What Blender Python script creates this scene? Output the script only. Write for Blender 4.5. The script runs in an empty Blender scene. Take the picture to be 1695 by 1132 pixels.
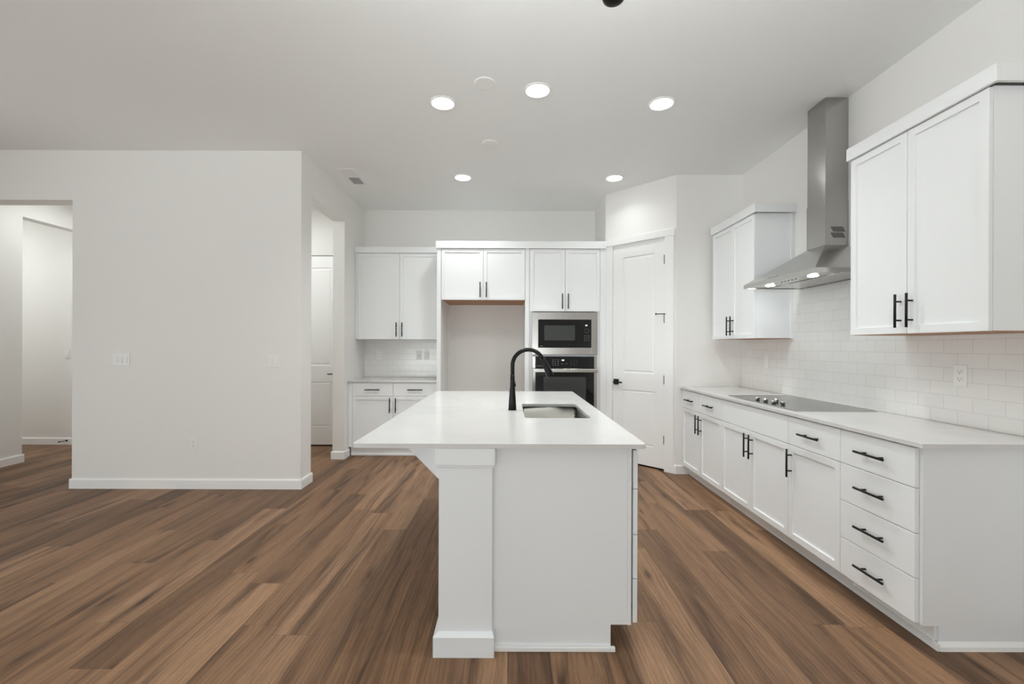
import bpy, bmesh, math, random
from mathutils import Vector, Matrix
random.seed(4)
sc = bpy.context.scene
COL = sc.collection
PI = math.pi

# ------------------------------------------------------------------ camera
F = 730.0                     # focal length in pixels of the 1695 px wide frame
EYE = 1.352
cam_d = bpy.data.cameras.new('camera')
cam = bpy.data.objects.new('camera', cam_d)
COL.objects.link(cam)
cam_d.sensor_fit = 'HORIZONTAL'
cam_d.sensor_width = 36.0
cam_d.lens = 36.0 * F / 1695.0
cam_d.shift_x = 5.5 / 1695.0
cam_d.shift_y = 6.4 / 1695.0
cam_d.clip_start = 0.05
cam.rotation_mode = 'XYZ'
cam.matrix_world = Matrix.Translation((0, 0, EYE)) @ Matrix.Rotation(PI/2, 4, 'X') @ Matrix.Rotation(0.0035, 4, 'Z')
sc.camera = cam

# ------------------------------------------------------------------ world, daylight, exposure
w = bpy.data.worlds.new('world'); sc.world = w; w.use_nodes = True
w.node_tree.nodes['Background'].inputs['Color'].default_value = (0.80, 0.90, 1.0, 1)
w.node_tree.nodes['Background'].inputs['Strength'].default_value = 0.15
sc.view_settings.view_transform = 'Standard'
sc.view_settings.look = 'None'
sc.view_settings.gamma = 1.0
sc.view_settings.use_curve_mapping = False
sc.view_settings.exposure = 0.06
sc.cycles.max_bounces = 14
sc.cycles.diffuse_bounces = 10
sc.cycles.glossy_bounces = 6
sc.cycles.caustics_reflective = False
sc.cycles.caustics_refractive = False
sc.cycles.sample_clamp_indirect = 6.0

# strengths: daylight straight in and daylight thrown up off the ground outside, through added rear and left windows; ceiling lamps, seen and added
LW = dict(rear=8.0, rear_up=216.0, left=10.0, left_up=220.0, kitchen=142.0, living=60.0, hall=138.0, hallfar=262.0, closet=238.0, hood=62.0, uplight_fill=545.0)
def added_daylight(kind, loc, sx, sz, rot, power, col):  # area lamps outside the added windows
    l = bpy.data.lights.new('added_daylight', 'AREA'); l.shape = 'RECTANGLE'
    l.size = sx; l.size_y = sz; l.energy = power * sx * sz / 5.0; l.color = col
    o = bpy.data.objects.new('added_daylight_' + kind, l); COL.objects.link(o)
    o.location = loc; o.rotation_euler = rot
    return o
ADDED_REAR_WINDOWS = [(-5.6, 1.9), (-2.9, 2.3), (-0.2, 2.3)]      # unseen windows added to supply light: x centre, width
ADDED_LEFT_WINDOWS = [(-3.2, 2.2), (0.8, 2.6)]                     # added likewise on the left: y centre, width
LAMPC = (0.93, 0.97, 0.965)
SKYC, GROUNDC = (0.86, 0.94, 1.0), (0.925, 0.975, 0.975)
for wx, ww in ADDED_REAR_WINDOWS:
    added_daylight('rear', (wx, -5.25, 1.45), ww, 2.3, (PI/2, 0, 0), LW['rear'], SKYC)
    added_daylight('rear_ground', (wx, -5.60, 0.60), ww, 1.6, (PI/2+math.radians(45), 0, 0), LW['rear_up'], GROUNDC)  # tilted up to brighten the ceiling
for wy, ww in ADDED_LEFT_WINDOWS:
    added_daylight('left', (-8.25, wy, 1.45), ww, 2.3, (PI/2, 0, -PI/2), LW['left'], SKYC)
    added_daylight('left_ground', (-8.60, wy, 0.60), ww, 1.6, (PI/2+math.radians(45), 0, -PI/2), LW['left_up'], GROUNDC)

# ------------------------------------------------------------------ materials
def mat(name, col, rough=0.5, metal=0.0, spec=0.5, emis=None, estr=0.0):
    m = bpy.data.materials.new(name); m.use_nodes = True
    b = m.node_tree.nodes['Principled BSDF']
    b.inputs['Base Color'].default_value = (*col, 1)
    b.inputs['Roughness'].default_value = rough
    b.inputs['Metallic'].default_value = metal
    b.inputs['Specular IOR Level'].default_value = spec
    if emis:
        b.inputs['Emission Color'].default_value = (*emis, 1)
        b.inputs['Emission Strength'].default_value = estr
    return m
def add_noise_bump(m, scale, strength, dist=0.001, stretch=(1, 1, 1)):
    nt = m.node_tree; N = nt.nodes; L = nt.links
    tc = N.new('ShaderNodeTexCoord'); mp = N.new('ShaderNodeMapping'); mp.inputs['Scale'].default_value = stretch
    n = N.new('ShaderNodeTexNoise'); n.inputs['Scale'].default_value = scale; n.inputs['Detail'].default_value = 3
    b = N.new('ShaderNodeBump'); b.inputs['Strength'].default_value = strength; b.inputs['Distance'].default_value = dist
    L.new(tc.outputs['Object'], mp.inputs['Vector']); L.new(mp.outputs['Vector'], n.inputs['Vector'])
    L.new(n.outputs['Fac'], b.inputs['Height']); L.new(b.outputs['Normal'], N['Principled BSDF'].inputs['Normal'])
    return n
def srgb(r, g, b):
    f = lambda c: ((c/255)/12.92 if c/255 <= 0.04045 else ((c/255+0.055)/1.055)**2.4)
    return (f(r), f(g), f(b))

M = {}
M['wall'] = mat('wall_paint', (0.83, 0.82, 0.80), 0.85, spec=0.25); add_noise_bump(M['wall'], 180, 0.12)
M['ceiling'] = mat('ceiling_paint', (0.87, 0.878, 0.868), 0.9, spec=0.2); add_noise_bump(M['ceiling'], 90, 0.15)
M['trim'] = mat('trim_paint', (0.88, 0.88, 0.875), 0.4, spec=0.4)
M['cabinet'] = mat('cabinet_paint', (0.862, 0.878, 0.885), 0.42, spec=0.4)
M['shadowgap'] = mat('cabinet_gap_shade', (0.25, 0.25, 0.25), 0.8)  # dark grey that stands in for shade between the fronts
M['island'] = mat('island_paint', (0.84, 0.868, 0.885), 0.42, spec=0.4)
M['plastic'] = mat('white_plastic', (0.84, 0.84, 0.82), 0.35)
M['slot'] = mat('dark_slot', (0.05, 0.05, 0.05), 0.6)
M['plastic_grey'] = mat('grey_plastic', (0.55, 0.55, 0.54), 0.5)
M['black'] = mat('matte_black_metal', (0.007, 0.007, 0.007), 0.42, metal=0.0, spec=0.25)
M['faucet'] = mat('black_faucet_finish', (0.004, 0.004, 0.004), 0.30, spec=0.22)
M['glass'] = mat('black_appliance_glass', (0.008, 0.009, 0.010), 0.04, spec=0.6)
M['window_glass'] = mat('oven_window_glass', (0.05, 0.055, 0.055), 0.12, spec=0.7)
M['cooktop'] = mat('ceramic_cooktop_glass', (0.03, 0.03, 0.03), 0.10, spec=0.8)
M['chrome'] = mat('chrome', (0.8, 0.8, 0.79), 0.12, metal=1.0)
M['wood'] = mat('bare_wood_underside', srgb(176, 128, 92), 0.6); 
M['gap'] = mat('door_gap', (0.012, 0.011, 0.010), 0.9)
M['duct'] = mat('dark_duct', (0.10, 0.10, 0.10), 0.8)
M['rearwood'] = M['wood']
for k_ in ('kitchen', 'living', 'hall', 'hallfar', 'closet'): M['lens_'+k_] = mat('lamp_diffuser_'+k_, (0.9, 0.9, 0.9), 0.5, emis=LAMPC, estr=LW[k_]*(0.075 if k_ in ('kitchen', 'living') else 1.0))
M['added_bulb'] = mat('added_lit_bulb', (0.9, 0.9, 0.9), 0.5, emis=LAMPC, estr=LW['uplight_fill'])  # glow of the added uplights that fill the ceiling
M['hoodlens'] = mat('hood_lamp', (0.9, 0.9, 0.9), 0.5, emis=LAMPC, estr=LW['hood'])
M['display'] = mat('lit_display', (0.02, 0.02, 0.02), 0.3, emis=(0.75, 0.9, 1.0), estr=1.4)
M['legend'] = mat('printed_legend', (0.30, 0.30, 0.31), 0.5)

def steel(name, col, rough, stretch):
    m = mat(name, col, rough, metal=1.0)
    nt = m.node_tree; N = nt.nodes; L = nt.links
    n = add_noise_bump(m, 14, 0.004 if 'duct' in name else 0.03, 0.0006, stretch)
    r = N.new('ShaderNodeMapRange'); r.inputs['To Min'].default_value = rough-0.03; r.inputs['To Max'].default_value = rough+0.04
    L.new(n.outputs['Fac'], r.inputs['Value']); L.new(r.outputs['Result'], N['Principled BSDF'].inputs['Roughness'])
    return m
M['steel_h'] = steel('brushed_steel', (0.53, 0.515, 0.49), 0.24, (0.6, 0.6, 40))
M['steel_v'] = steel('brushed_steel_duct', (0.46, 0.45, 0.435), 0.20, (0.3, 0.3, 60))
for m_ in (M['steel_v'],):
    P = m_.node_tree.nodes['Principled BSDF']; P.inputs['Anisotropic'].default_value = 0.85; P.inputs['Anisotropic Rotation'].default_value = 0.25
    tn = m_.node_tree.nodes.new('ShaderNodeTangent'); tn.direction_type = 'RADIAL'; tn.axis = 'Z'; m_.node_tree.links.new(tn.outputs[0], P.inputs['Tangent'])
M['sink'] = steel('sink_steel', (0.27, 0.26, 0.235), 0.30, (1, 1, 40))

# wood grain for the bare undersides
def wood_under():
    m = M['wood']; nt = m.node_tree; N = nt.nodes; L = nt.links
    tc = N.new('ShaderNodeTexCoord'); mp = N.new('ShaderNodeMapping'); mp.inputs['Scale'].default_value = (2, 40, 2)
    n = N.new('ShaderNodeTexNoise'); n.inputs['Scale'].default_value = 3; n.inputs['Detail'].default_value = 4
    cr = N.new('ShaderNodeValToRGB')
    cr.color_ramp.elements[0].color = (*srgb(150, 105, 74), 1); cr.color_ramp.elements[1].color = (*srgb(198, 152, 114), 1)
    L.new(tc.outputs['Object'], mp.inputs['Vector']); L.new(mp.outputs['Vector'], n.inputs['Vector'])
    L.new(n.outputs['Fac'], cr.inputs['Fac']); L.new(cr.outputs['Color'], N['Principled BSDF'].inputs['Base Color'])
wood_under()

def quartz():
    m = mat('white_quartz', (0.86, 0.855, 0.845), 0.16, spec=0.5); nt = m.node_tree; N = nt.nodes; L = nt.links
    tc = N.new('ShaderNodeTexCoord')
    n = N.new('ShaderNodeTexNoise'); n.inputs['Scale'].default_value = 2.2; n.inputs['Detail'].default_value = 7; n.inputs['Distortion'].default_value = 1.5
    n2 = N.new('ShaderNodeTexNoise'); n2.inputs['Scale'].default_value = 260; n2.inputs['Detail'].default_value = 1
    cr = N.new('ShaderNodeValToRGB'); e = cr.color_ramp.elements
    e[0].position = 0.35; e[0].color = (0.675, 0.67, 0.66, 1); e[1].position = 0.6; e[1].color = (0.71, 0.705, 0.695, 1)
    mx = N.new('ShaderNodeMix'); mx.data_type = 'RGBA'; mx.blend_type = 'MULTIPLY'; mx.inputs[0].default_value = 0.06
    L.new(tc.outputs['Object'], n.inputs['Vector']); L.new(tc.outputs['Object'], n2.inputs['Vector'])
    L.new(n.outputs['Fac'], cr.inputs['Fac']); L.new(cr.outputs['Color'], mx.inputs[6]); L.new(n2.outputs['Color'], mx.inputs[7])
    L.new(mx.outputs[2], N['Principled BSDF'].inputs['Base Color'])
    return m
M['quartz'] = quartz()

def tile():
    # local x runs along the wall, local z up from the worktop
    m = mat('subway_tile', (0.8, 0.79, 0.77), 0.16, spec=0.5); nt = m.node_tree; N = nt.nodes; L = nt.links
    tc = N.new('ShaderNodeTexCoord'); sp = N.new('ShaderNodeSeparateXYZ'); cb = N.new('ShaderNodeCombineXYZ')
    L.new(tc.outputs['Object'], sp.inputs[0]); L.new(sp.outputs['X'], cb.inputs['X']); L.new(sp.outputs['Z'], cb.inputs['Y'])
    br = N.new('ShaderNodeTexBrick'); br.offset = 0.5; br.squash = 1.0
    br.inputs['Scale'].default_value = 1.0
    br.inputs['Brick Width'].default_value = 0.156; br.inputs['Row Height'].default_value = 0.0785
    br.inputs['Mortar Size'].default_value = 0.0011; br.inputs['Mortar Smooth'].default_value = 0.3
    br.inputs['Color1'].default_value = (0.82, 0.81, 0.79, 1); br.inputs['Color2'].default_value = (0.795, 0.785, 0.765, 1)
    br.inputs['Mortar'].default_value = (0.62, 0.60, 0.58, 1)
    L.new(cb.outputs[0], br.inputs['Vector'])
    b = N.new('ShaderNodeBump'); b.invert = True; b.inputs['Strength'].default_value = 0.6; b.inputs['Distance'].default_value = 0.0015
    nz = N.new('ShaderNodeTexNoise'); nz.inputs['Scale'].default_value = 9
    b2 = N.new('ShaderNodeBump'); b2.inputs['Strength'].default_value = 0.10; b2.inputs['Distance'].default_value = 0.01
    L.new(tc.outputs['Object'], nz.inputs['Vector']); L.new(nz.outputs['Fac'], b2.inputs['Height'])
    L.new(br.outputs['Fac'], b.inputs['Height']); L.new(b2.outputs['Normal'], b.inputs['Normal'])
    P = N['Principled BSDF']
    L.new(br.outputs['Color'], P.inputs['Base Color']); L.new(b.outputs['Normal'], P.inputs['Normal'])
    return m
M['tile'] = tile()

def planks():
    m = mat('oak_plank_floor', (0.2, 0.12, 0.07), 0.42, spec=0.28); nt = m.node_tree; N = nt.nodes; L = nt.links
    P = N['Principled BSDF']
    def math_(op, a, b=None, c=None):
        n = N.new('ShaderNodeMath'); n.operation = op
        for i, v in enumerate((a, b, c)):
            if v is None: continue
            if isinstance(v, (int, float)): n.inputs[i].default_value = v
            else: L.new(v, n.inputs[i])
        return n.outputs[0]
    def combine(x, y, z):
        n = N.new('ShaderNodeCombineXYZ')
        for i, v in enumerate((x, y, z)):
            if isinstance(v, (int, float)): n.inputs[i].default_value = v
            else: L.new(v, n.inputs[i])
        return n.outputs[0]
    def mix(mode, fac, a, b):
        n = N.new('ShaderNodeMix'); n.data_type = 'RGBA'; n.blend_type = mode
        if isinstance(fac, (int, float)): n.inputs[0].default_value = fac
        else: L.new(fac, n.inputs[0])
        for i, v in ((6, a), (7, b)):
            if isinstance(v, tuple): n.inputs[i].default_value = (*v, 1)
            else: L.new(v, n.inputs[i])
        return n.outputs[2]
    def ramp(v, stops):
        n = N.new('ShaderNodeValToRGB'); cr = n.color_ramp
        while len(cr.elements) < len(stops): cr.elements.new(0.5)
        for e, (p, c) in zip(cr.elements, stops):
            e.position = p; e.color = (*c, 1) if isinstance(c, tuple) else (c, c, c, 1)
        L.new(v, n.inputs[0]); return n.outputs[0]
    def noise(vec, scale, detail=4, dist=0.0, rough=0.5):
        n = N.new('ShaderNodeTexNoise'); n.inputs['Scale'].default_value = scale; n.inputs['Detail'].default_value = detail
        n.inputs['Distortion'].default_value = dist; n.inputs['Roughness'].default_value = rough
        L.new(vec, n.inputs['Vector']); return n.outputs['Fac']
    tc = N.new('ShaderNodeTexCoord'); sp = N.new('ShaderNodeSeparateXYZ'); L.new(tc.outputs['Object'], sp.inputs[0])
    X, Y = sp.outputs['X'], sp.outputs['Y']
    W_, L_ = 0.183, 1.50
    xs = math_('DIVIDE', X, W_); row = math_('FLOOR', xs); fx = math_('FRACT', xs)
    wn = N.new('ShaderNodeTexWhiteNoise'); wn.noise_dimensions = '1D'; L.new(row, wn.inputs['W'])
    ys = math_('ADD', math_('DIVIDE', Y, L_), math_('MULTIPLY', wn.outputs['Value'], 7.0))
    colm = math_('FLOOR', ys); fy = math_('FRACT', ys)
    w2 = N.new('ShaderNodeTexWhiteNoise'); w2.noise_dimensions = '2D'; L.new(combine(row, colm, 0.0), w2.inputs['Vector'])
    pid = w2.outputs['Value']
    w3 = N.new('ShaderNodeTexWhiteNoise'); w3.noise_dimensions = '2D'; L.new(combine(colm, row, 0.0), w3.inputs['Vector'])
    pid2 = w3.outputs['Value']
    z = math_('MULTIPLY', pid, 40.0)
    base = ramp(pid, [(0.0, srgb(112, 84, 62)), (0.30, srgb(130, 99, 74)), (0.65, srgb(141, 108, 81)), (1.0, srgb(157, 123, 95))])
    wob = noise(combine(math_('MULTIPLY', X, 3.0), math_('MULTIPLY', Y, 1.3), z), 1.0, 2)
    Xw = math_('ADD', X, math_('MULTIPLY', wob, 0.07))           # slightly wandering grain direction
    # broad tone bands along the plank
    bands = noise(combine(math_('MULTIPLY', Xw, 13.0), math_('MULTIPLY', Y, 0.85), z), 1.0, 4, 0.9)
    c = mix('MULTIPLY', 1.0, base, ramp(bands, [(0.30, (0.42, 0.40, 0.39)), (0.45, (0.82, 0.81, 0.80)), (0.56, (1.04, 1.04, 1.04)), (0.75, (1.20, 1.20, 1.20))]))
    # cathedral figure: distorted rings
    rg = N.new('ShaderNodeTexWave'); rg.wave_type = 'BANDS'; rg.bands_direction = 'X'
    rg.inputs['Scale'].default_value = 1.0; rg.inputs['Distortion'].default_value = 14.0; rg.inputs['Detail'].default_value = 3.0; rg.inputs['Detail Scale'].default_value = 0.55
    L.new(combine(math_('MULTIPLY', Xw, 15.0), math_('MULTIPLY', Y, 1.1), z), rg.inputs['Vector'])
    c = mix('MULTIPLY', 0.45, c, ramp(rg.outputs['Fac'], [(0.0, 0.66), (0.35, 1.0), (0.85, 1.0), (1.0, 1.22)]))
    # fine grain and pores
    fine = noise(combine(math_('MULTIPLY', Xw, 150.0), math_('MULTIPLY', Y, 9.0), z), 1.0, 4, 0.4, 0.65)
    c = mix('MULTIPLY', 0.75, c, ramp(fine, [(0.25, 0.60), (0.52, 1.0), (0.78, 1.22)]))
    speck = noise(combine(math_('MULTIPLY', Xw, 420.0), math_('MULTIPLY', Y, 60.0), z), 1.0, 2)
    c = mix('MULTIPLY', 0.5, c, ramp(speck, [(0.3, 0.80), (0.55, 1.0), (0.75, 1.10)]))
    # knots with a dark core and long cracks
    vo = N.new('ShaderNodeTexVoronoi'); vo.feature = 'F1'; vo.inputs['Scale'].default_value = 1.0
    L.new(combine(math_('ADD', math_('MULTIPLY', Xw, 6.0), math_('MULTIPLY', fine, 0.10)), math_('MULTIPLY', Y, 1.5), z), vo.inputs['Vector'])
    c = mix('MULTIPLY', 1.0, c, ramp(vo.outputs['Distance'], [(0.0, (0.22, 0.20, 0.19)), (0.055, (0.45, 0.42, 0.40)), (0.11, (0.80, 0.79, 0.78)), (0.24, (1, 1, 1))]))
    kn = noise(combine(math_('MULTIPLY', Xw, 22.0), math_('MULTIPLY', Y, 1.6), math_('MULTIPLY', pid2, 60.0)), 1.0, 3, 1.2)
    c = mix('MULTIPLY', 0.9, c, ramp(kn, [(0.0, 1.0), (0.66, 1.0), (0.74, 0.62), (0.82, 0.36)]))
    # joints
    ex = math_('MULTIPLY', math_('MINIMUM', fx, math_('SUBTRACT', 1.0, fx)), W_)
    ey = math_('MULTIPLY', math_('MINIMUM', fy, math_('SUBTRACT', 1.0, fy)), L_)
    e = math_('MINIMUM', ex, ey)
    joint = ramp(math_('MULTIPLY', e, 100.0), [(0.0, 0.42), (0.07, 0.55), (0.13, 1.0)])
    c = mix('MULTIPLY', 1.0, c, joint)
    L.new(c, P.inputs['Base Color'])
    rr = N.new('ShaderNodeMapRange'); rr.inputs['To Min'].default_value = 0.40; rr.inputs['To Max'].default_value = 0.58
    L.new(fine, rr.inputs['Value']); L.new(rr.outputs[0], P.inputs['Roughness'])
    b = N.new('ShaderNodeBump'); b.inputs['Strength'].default_value = 0.25; b.inputs['Distance'].default_value = 0.001
    L.new(math_('ADD', math_('MULTIPLY', fine, 0.5), joint), b.inputs['Height']); L.new(b.outputs[0], P.inputs['Normal'])
    return m
M['floor'] = planks()

def pane_mat():
    m = bpy.data.materials.new('clear_glass'); m.use_nodes = True; nt = m.node_tree; N = nt.nodes; L = nt.links
    N.remove(N['Principled BSDF'])
    t = N.new('ShaderNodeBsdfTransparent'); g = N.new('ShaderNodeBsdfGlossy'); g.inputs['Roughness'].default_value = 0.02
    fr = N.new('ShaderNodeFresnel'); fr.inputs['IOR'].default_value = 1.45; mx = N.new('ShaderNodeMixShader')
    L.new(fr.outputs[0], mx.inputs[0]); L.new(t.outputs[0], mx.inputs[1]); L.new(g.outputs[0], mx.inputs[2])
    L.new(mx.outputs[0], N['Material Output'].inputs['Surface'])
    return m
M['pane'] = pane_mat()

# ------------------------------------------------------------------ mesh helpers
def box(bm, x0, x1, y0, y1, z0, z1, bev=0.0, seg=1):
    t = bmesh.new()
    vs = [t.verts.new(p) for p in ((x0,y0,z0),(x1,y0,z0),(x1,y1,z0),(x0,y1,z0),(x0,y0,z1),(x1,y0,z1),(x1,y1,z1),(x0,y1,z1))]
    for f in ((0,3,2,1),(4,5,6,7),(0,1,5,4),(1,2,6,5),(2,3,7,6),(3,0,4,7)): t.faces.new([vs[i] for i in f])
    if bev > 0: bmesh.ops.bevel(t, geom=t.edges[:], offset=bev, segments=seg, profile=0.5, affect='EDGES')
    merge(bm, t)
def merge(bm, t):
    me = bpy.data.meshes.new('tmp'); t.to_mesh(me); t.free(); bm.from_mesh(me); bpy.data.meshes.remove(me)
def cyl(bm, p0, p1, r0, r1=None, n=16):
    sweep(bm, [p0, p1], [r0, r0 if r1 is None else r1], n)
def sweep(bm, pts, radii, n=16):
    """a round tube through pts with a radius at each point, capped"""
    pts = [Vector(p) for p in pts]; rings = []; up = None
    for i, p in enumerate(pts):
        d = (pts[min(i+1, len(pts)-1)] - pts[max(i-1, 0)]).normalized()
        if up is None:
            up = d.orthogonal().normalized()
        else:
            up = (up - d * up.dot(d)).normalized()
        s = d.cross(up)
        rings.append([bm.verts.new(p + (up*math.cos(2*PI*k/n) + s*math.sin(2*PI*k/n))*radii[i]) for k in range(n)])
    for a, b in zip(rings, rings[1:]):
        for k in range(n):
            f = bm.faces.new((a[k], a[(k+1) % n], b[(k+1) % n], b[k])); f.smooth = True
    bm.faces.new(list(reversed(rings[0]))); bm.faces.new(rings[-1])
def prism(bm, poly, a0, a1, axis='x', bev=0.0):
    """extrude a polygon; axis x: poly in (y,z); axis y: poly in (x,z); axis z: poly in (x,y)"""
    def P(u, v, a): return (a, u, v) if axis == 'x' else ((u, a, v) if axis == 'y' else (u, v, a))
    t = bmesh.new()
    A = [t.verts.new(P(u, v, a0)) for u, v in poly]; B = [t.verts.new(P(u, v, a1)) for u, v in poly]
    n = len(poly); t.faces.new(A); t.faces.new(list(reversed(B)))
    for i in range(n): t.faces.new((A[i], B[i], B[(i+1) % n], A[(i+1) % n]))
    bmesh.ops.recalc_face_normals(t, faces=t.faces[:])
    if bev: bmesh.ops.bevel(t, geom=t.edges[:], offset=bev, segments=1, profile=0.5, affect='EDGES')
    merge(bm, t)
def lathe(bm, prof, cx=0, cy=0, n=40):
    """profile of (r,z) turned about a vertical axis"""
    rings = [[bm.verts.new((cx+r*math.cos(2*PI*k/n), cy+r*math.sin(2*PI*k/n), z)) for k in range(n)] if r > 1e-6 else [bm.verts.new((cx, cy, z))] for r, z in prof]
    for a, b in zip(rings, rings[1:]):
        for k in range(n):
            k2 = (k+1) % n
            if len(a) == 1: bm.faces.new((a[0], b[k], b[k2]))
            elif len(b) == 1: bm.faces.new((a[k2], a[k], b[0]))
            else: bm.faces.new((a[k], b[k], b[k2], a[k2]))
def rrect(x0, x1, y0, y1, r, n=5):
    out = []
    for cx, cy, a in ((x1-r, y1-r, 0), (x0+r, y1-r, PI/2), (x0+r, y0+r, PI), (x1-r, y0+r, 3*PI/2)):
        for k in range(n+1): out.append((cx+r*math.cos(a+k*PI/2/n), cy+r*math.sin(a+k*PI/2/n)))
    return out

def obj(name, bm, m, parent=None, loc=None, recalc=True, smooth=False):
    if recalc: bmesh.ops.recalc_face_normals(bm, faces=bm.faces[:])
    me = bpy.data.meshes.new(name); bm.to_mesh(me); bm.free()
    for mm in (m if isinstance(m, (list, tuple)) else [m]): me.materials.append(mm)
    if smooth:
        for p in me.polygons: p.use_smooth = True
    o = bpy.data.objects.new(name, me); COL.objects.link(o)
    if parent is not None: o.parent = parent
    if loc: o.location = loc
    return o
def boxobj(name, dims, m, parent=None, bev=0.0, seg=1):
    bm = bmesh.new(); box(bm, *dims, bev=bev, seg=seg); return obj(name, bm, m, parent)
def tag(o, label=None, cat=None, group=None, kind=None):
    if label: o['label'] = label
    if cat: o['category'] = cat
    if group: o['group'] = group
    if kind: o['kind'] = kind
    return o
def thing(name, label, cat, loc=(0,0,0), rz=0.0, group=None):
    o = bpy.data.objects.new(name, None); COL.objects.link(o)
    o.location = loc; o.rotation_euler = (0, 0, rz); o.empty_display_size = 0.1
    return tag(o, label, cat, group)
def struct(name, bm, m):
    return tag(obj(name, bm, m), kind='structure')
def structbox(name, boxes, m, bev=0.0):
    bm = bmesh.new()
    for b in boxes: box(bm, *b, bev=bev)
    return struct(name, bm, m)

# ------------------------------------------------------------------ the room
ZC = 3.176
XR = 2.478           # kitchen right wall
XL = -1.953          # kitchen left wall
YB = 5.955           # back wall
YF = 4.145           # face of the blank wall on the left
XO = -4.102          # where the opening to the hall begins
XH = -5.57           # hall side wall
YP = 4.685           # pantry wall facing the camera
REAR = -5.0; FARL = -8.0

structbox('floor', [(FARL-0.2, XR+0.2, REAR-0.2, YB+0.2, -0.1, 0.0)], M['floor'])
structbox('ceiling', [(FARL-0.2, XR+0.2, REAR-0.2, YB+0.2, ZC, ZC+0.12)], M['ceiling'])
structbox('wall_right', [(XR, XR+0.14, REAR, YB+0.14, 0, ZC)], M['wall'])
structbox('wall_back', [(FARL, XR, YB, YB+0.14, 0, ZC)], M['wall'])
structbox('wall_front_left', [(XO, XL, YF, YF+0.165, 0, ZC), (XH, XO, YF, YF+0.165, 2.709, ZC), (FARL, XH, YF, YF+0.165, 0, ZC)], M['wall'])
structbox('wall_kitchen_left', [(XL-0.137, XL, YF+0.165, 4.36, 0, ZC), (XL-0.137, XL, 4.36, 5.24, 2.825, ZC), (XL-0.137, XL, 5.24, YB, 0, ZC)], M['wall'])
structbox('wall_closet_left', [(XO, XO+0.12, YF+0.165, YB, 0, ZC)], M['wall'])
structbox('wall_hall', [(XH-0.14, XH, YF+0.165, 5.05, 0, ZC), (XH-0.14, XH, 5.05, YB, 2.814, ZC)], M['wall'])
lb = []; ys_ = REAR-0.14
for wy, ww in ADDED_LEFT_WINDOWS:
    lb.append((FARL-0.14, FARL, ys_, wy-ww/2, 0, ZC)); ys_ = wy+ww/2
    lb.append((FARL-0.14, FARL, wy-ww/2, wy+ww/2, 0, 0.30)); lb.append((FARL-0.14, FARL, wy-ww/2, wy+ww/2, 2.60, ZC))
lb.append((FARL-0.14, FARL, ys_, YB+0.14, 0, ZC))
structbox('wall_far_left', lb, M['wall'])
for i, (wy, ww) in enumerate(ADDED_LEFT_WINDOWS):
    bm = bmesh.new(); y0, y1 = wy-ww/2, wy+ww/2
    for b in ((y0, y0+0.06), (y1-0.06, y1), (wy-0.03, wy+0.03)): box(bm, FARL-0.11, FARL-0.04, b[0], b[1], 0.30, 2.60)
    for zz in (0.30, 2.54): box(bm, FARL-0.11, FARL-0.04, y0, y1, zz, zz+0.06)
    wf = struct('window_%d' % (i+4), bm, M['trim'])  # unseen window, put in for its light
    boxobj('pane', (FARL-0.080, FARL-0.076, y0+0.05, y1-0.05, 0.35, 2.55), M['pane'], wf)
structbox('wall_pantry_left', [(1.161, 1.27, 5.38, YB, 0, ZC)], M['wall'])
structbox('wall_pantry_front', [(1.86, XR, YP, YP+0.11, 0, ZC)], M['wall'])
# rear wall behind the camera with three added, unseen windows
rb = []; xs = FARL
for wx, ww in ADDED_REAR_WINDOWS:
    rb.append((xs, wx-ww/2, REAR-0.14, REAR, 0, ZC)); xs = wx+ww/2
    rb.append((wx-ww/2, wx+ww/2, REAR-0.14, REAR, 0, 0.30)); rb.append((wx-ww/2, wx+ww/2, REAR-0.14, REAR, 2.60, ZC))
rb.append((xs, XR, REAR-0.14, REAR, 0, ZC))
structbox('wall_rear', rb, M['wall'])
for i, (wx, ww) in enumerate(ADDED_REAR_WINDOWS):
    bm = bmesh.new(); x0, x1 = wx-ww/2, wx+ww/2
    for b in ((x0, x0+0.06), (x1-0.06, x1), (wx-0.03, wx+0.03)): box(bm, b[0], b[1], REAR-0.11, REAR-0.04, 0.30, 2.60)
    for zz in (0.30, 2.54): box(bm, x0, x1, REAR-0.11, REAR-0.04, zz, zz+0.06)
    wf = struct('window_%d' % (i+1), bm, M['trim'])
    boxobj('pane', (x0+0.05, x1-0.05, REAR-0.080, REAR-0.076, 0.35, 2.55), M['pane'], wf)

# diagonal pantry wall: local x runs from its left end to its right end, local y into the pantry
PX, PY = 1.161, 5.305
DL = math.hypot(1.778-PX, YP-PY); DA = math.atan2(YP-PY, 1.778-PX)
DX0, DX1, DZ = 0.1225*DL, 0.858*DL, 2.533
bm = bmesh.new()
prism(bm, [(0, 0), (DX0-0.012, 0), (DX0-0.012, 0.11), (0.045, 0.11)], 0, ZC, 'z')
prism(bm, [(DX1+0.012, 0), (DL, 0), (DL-0.0455, 0.11), (DX1+0.012, 0.11)], 0, ZC, 'z')
box(bm, DX0-0.012, DX1+0.012, 0, 0.11, DZ+0.012, ZC)
o = struct('wall_pantry_diagonal', bm, M['wall']); o.location = (PX, PY, 0); o.rotation_euler = (0, 0, DA)
# the two short returns that close the corners
bm = bmesh.new(); prism(bm, [(PX, PY), (PX, 5.38), (1.27, 5.38), (1.27, 5.352)], 0, ZC, 'z'); struct('wall_pantry_corner', bm, M['wall'])
bm = bmesh.new(); prism(bm, [(1.778, YP), (1.86, YP), (1.86, YP+0.11), (1.824, YP+0.11)], 0, ZC, 'z'); struct('wall_pantry_corner', bm, M['wall'])

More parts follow.
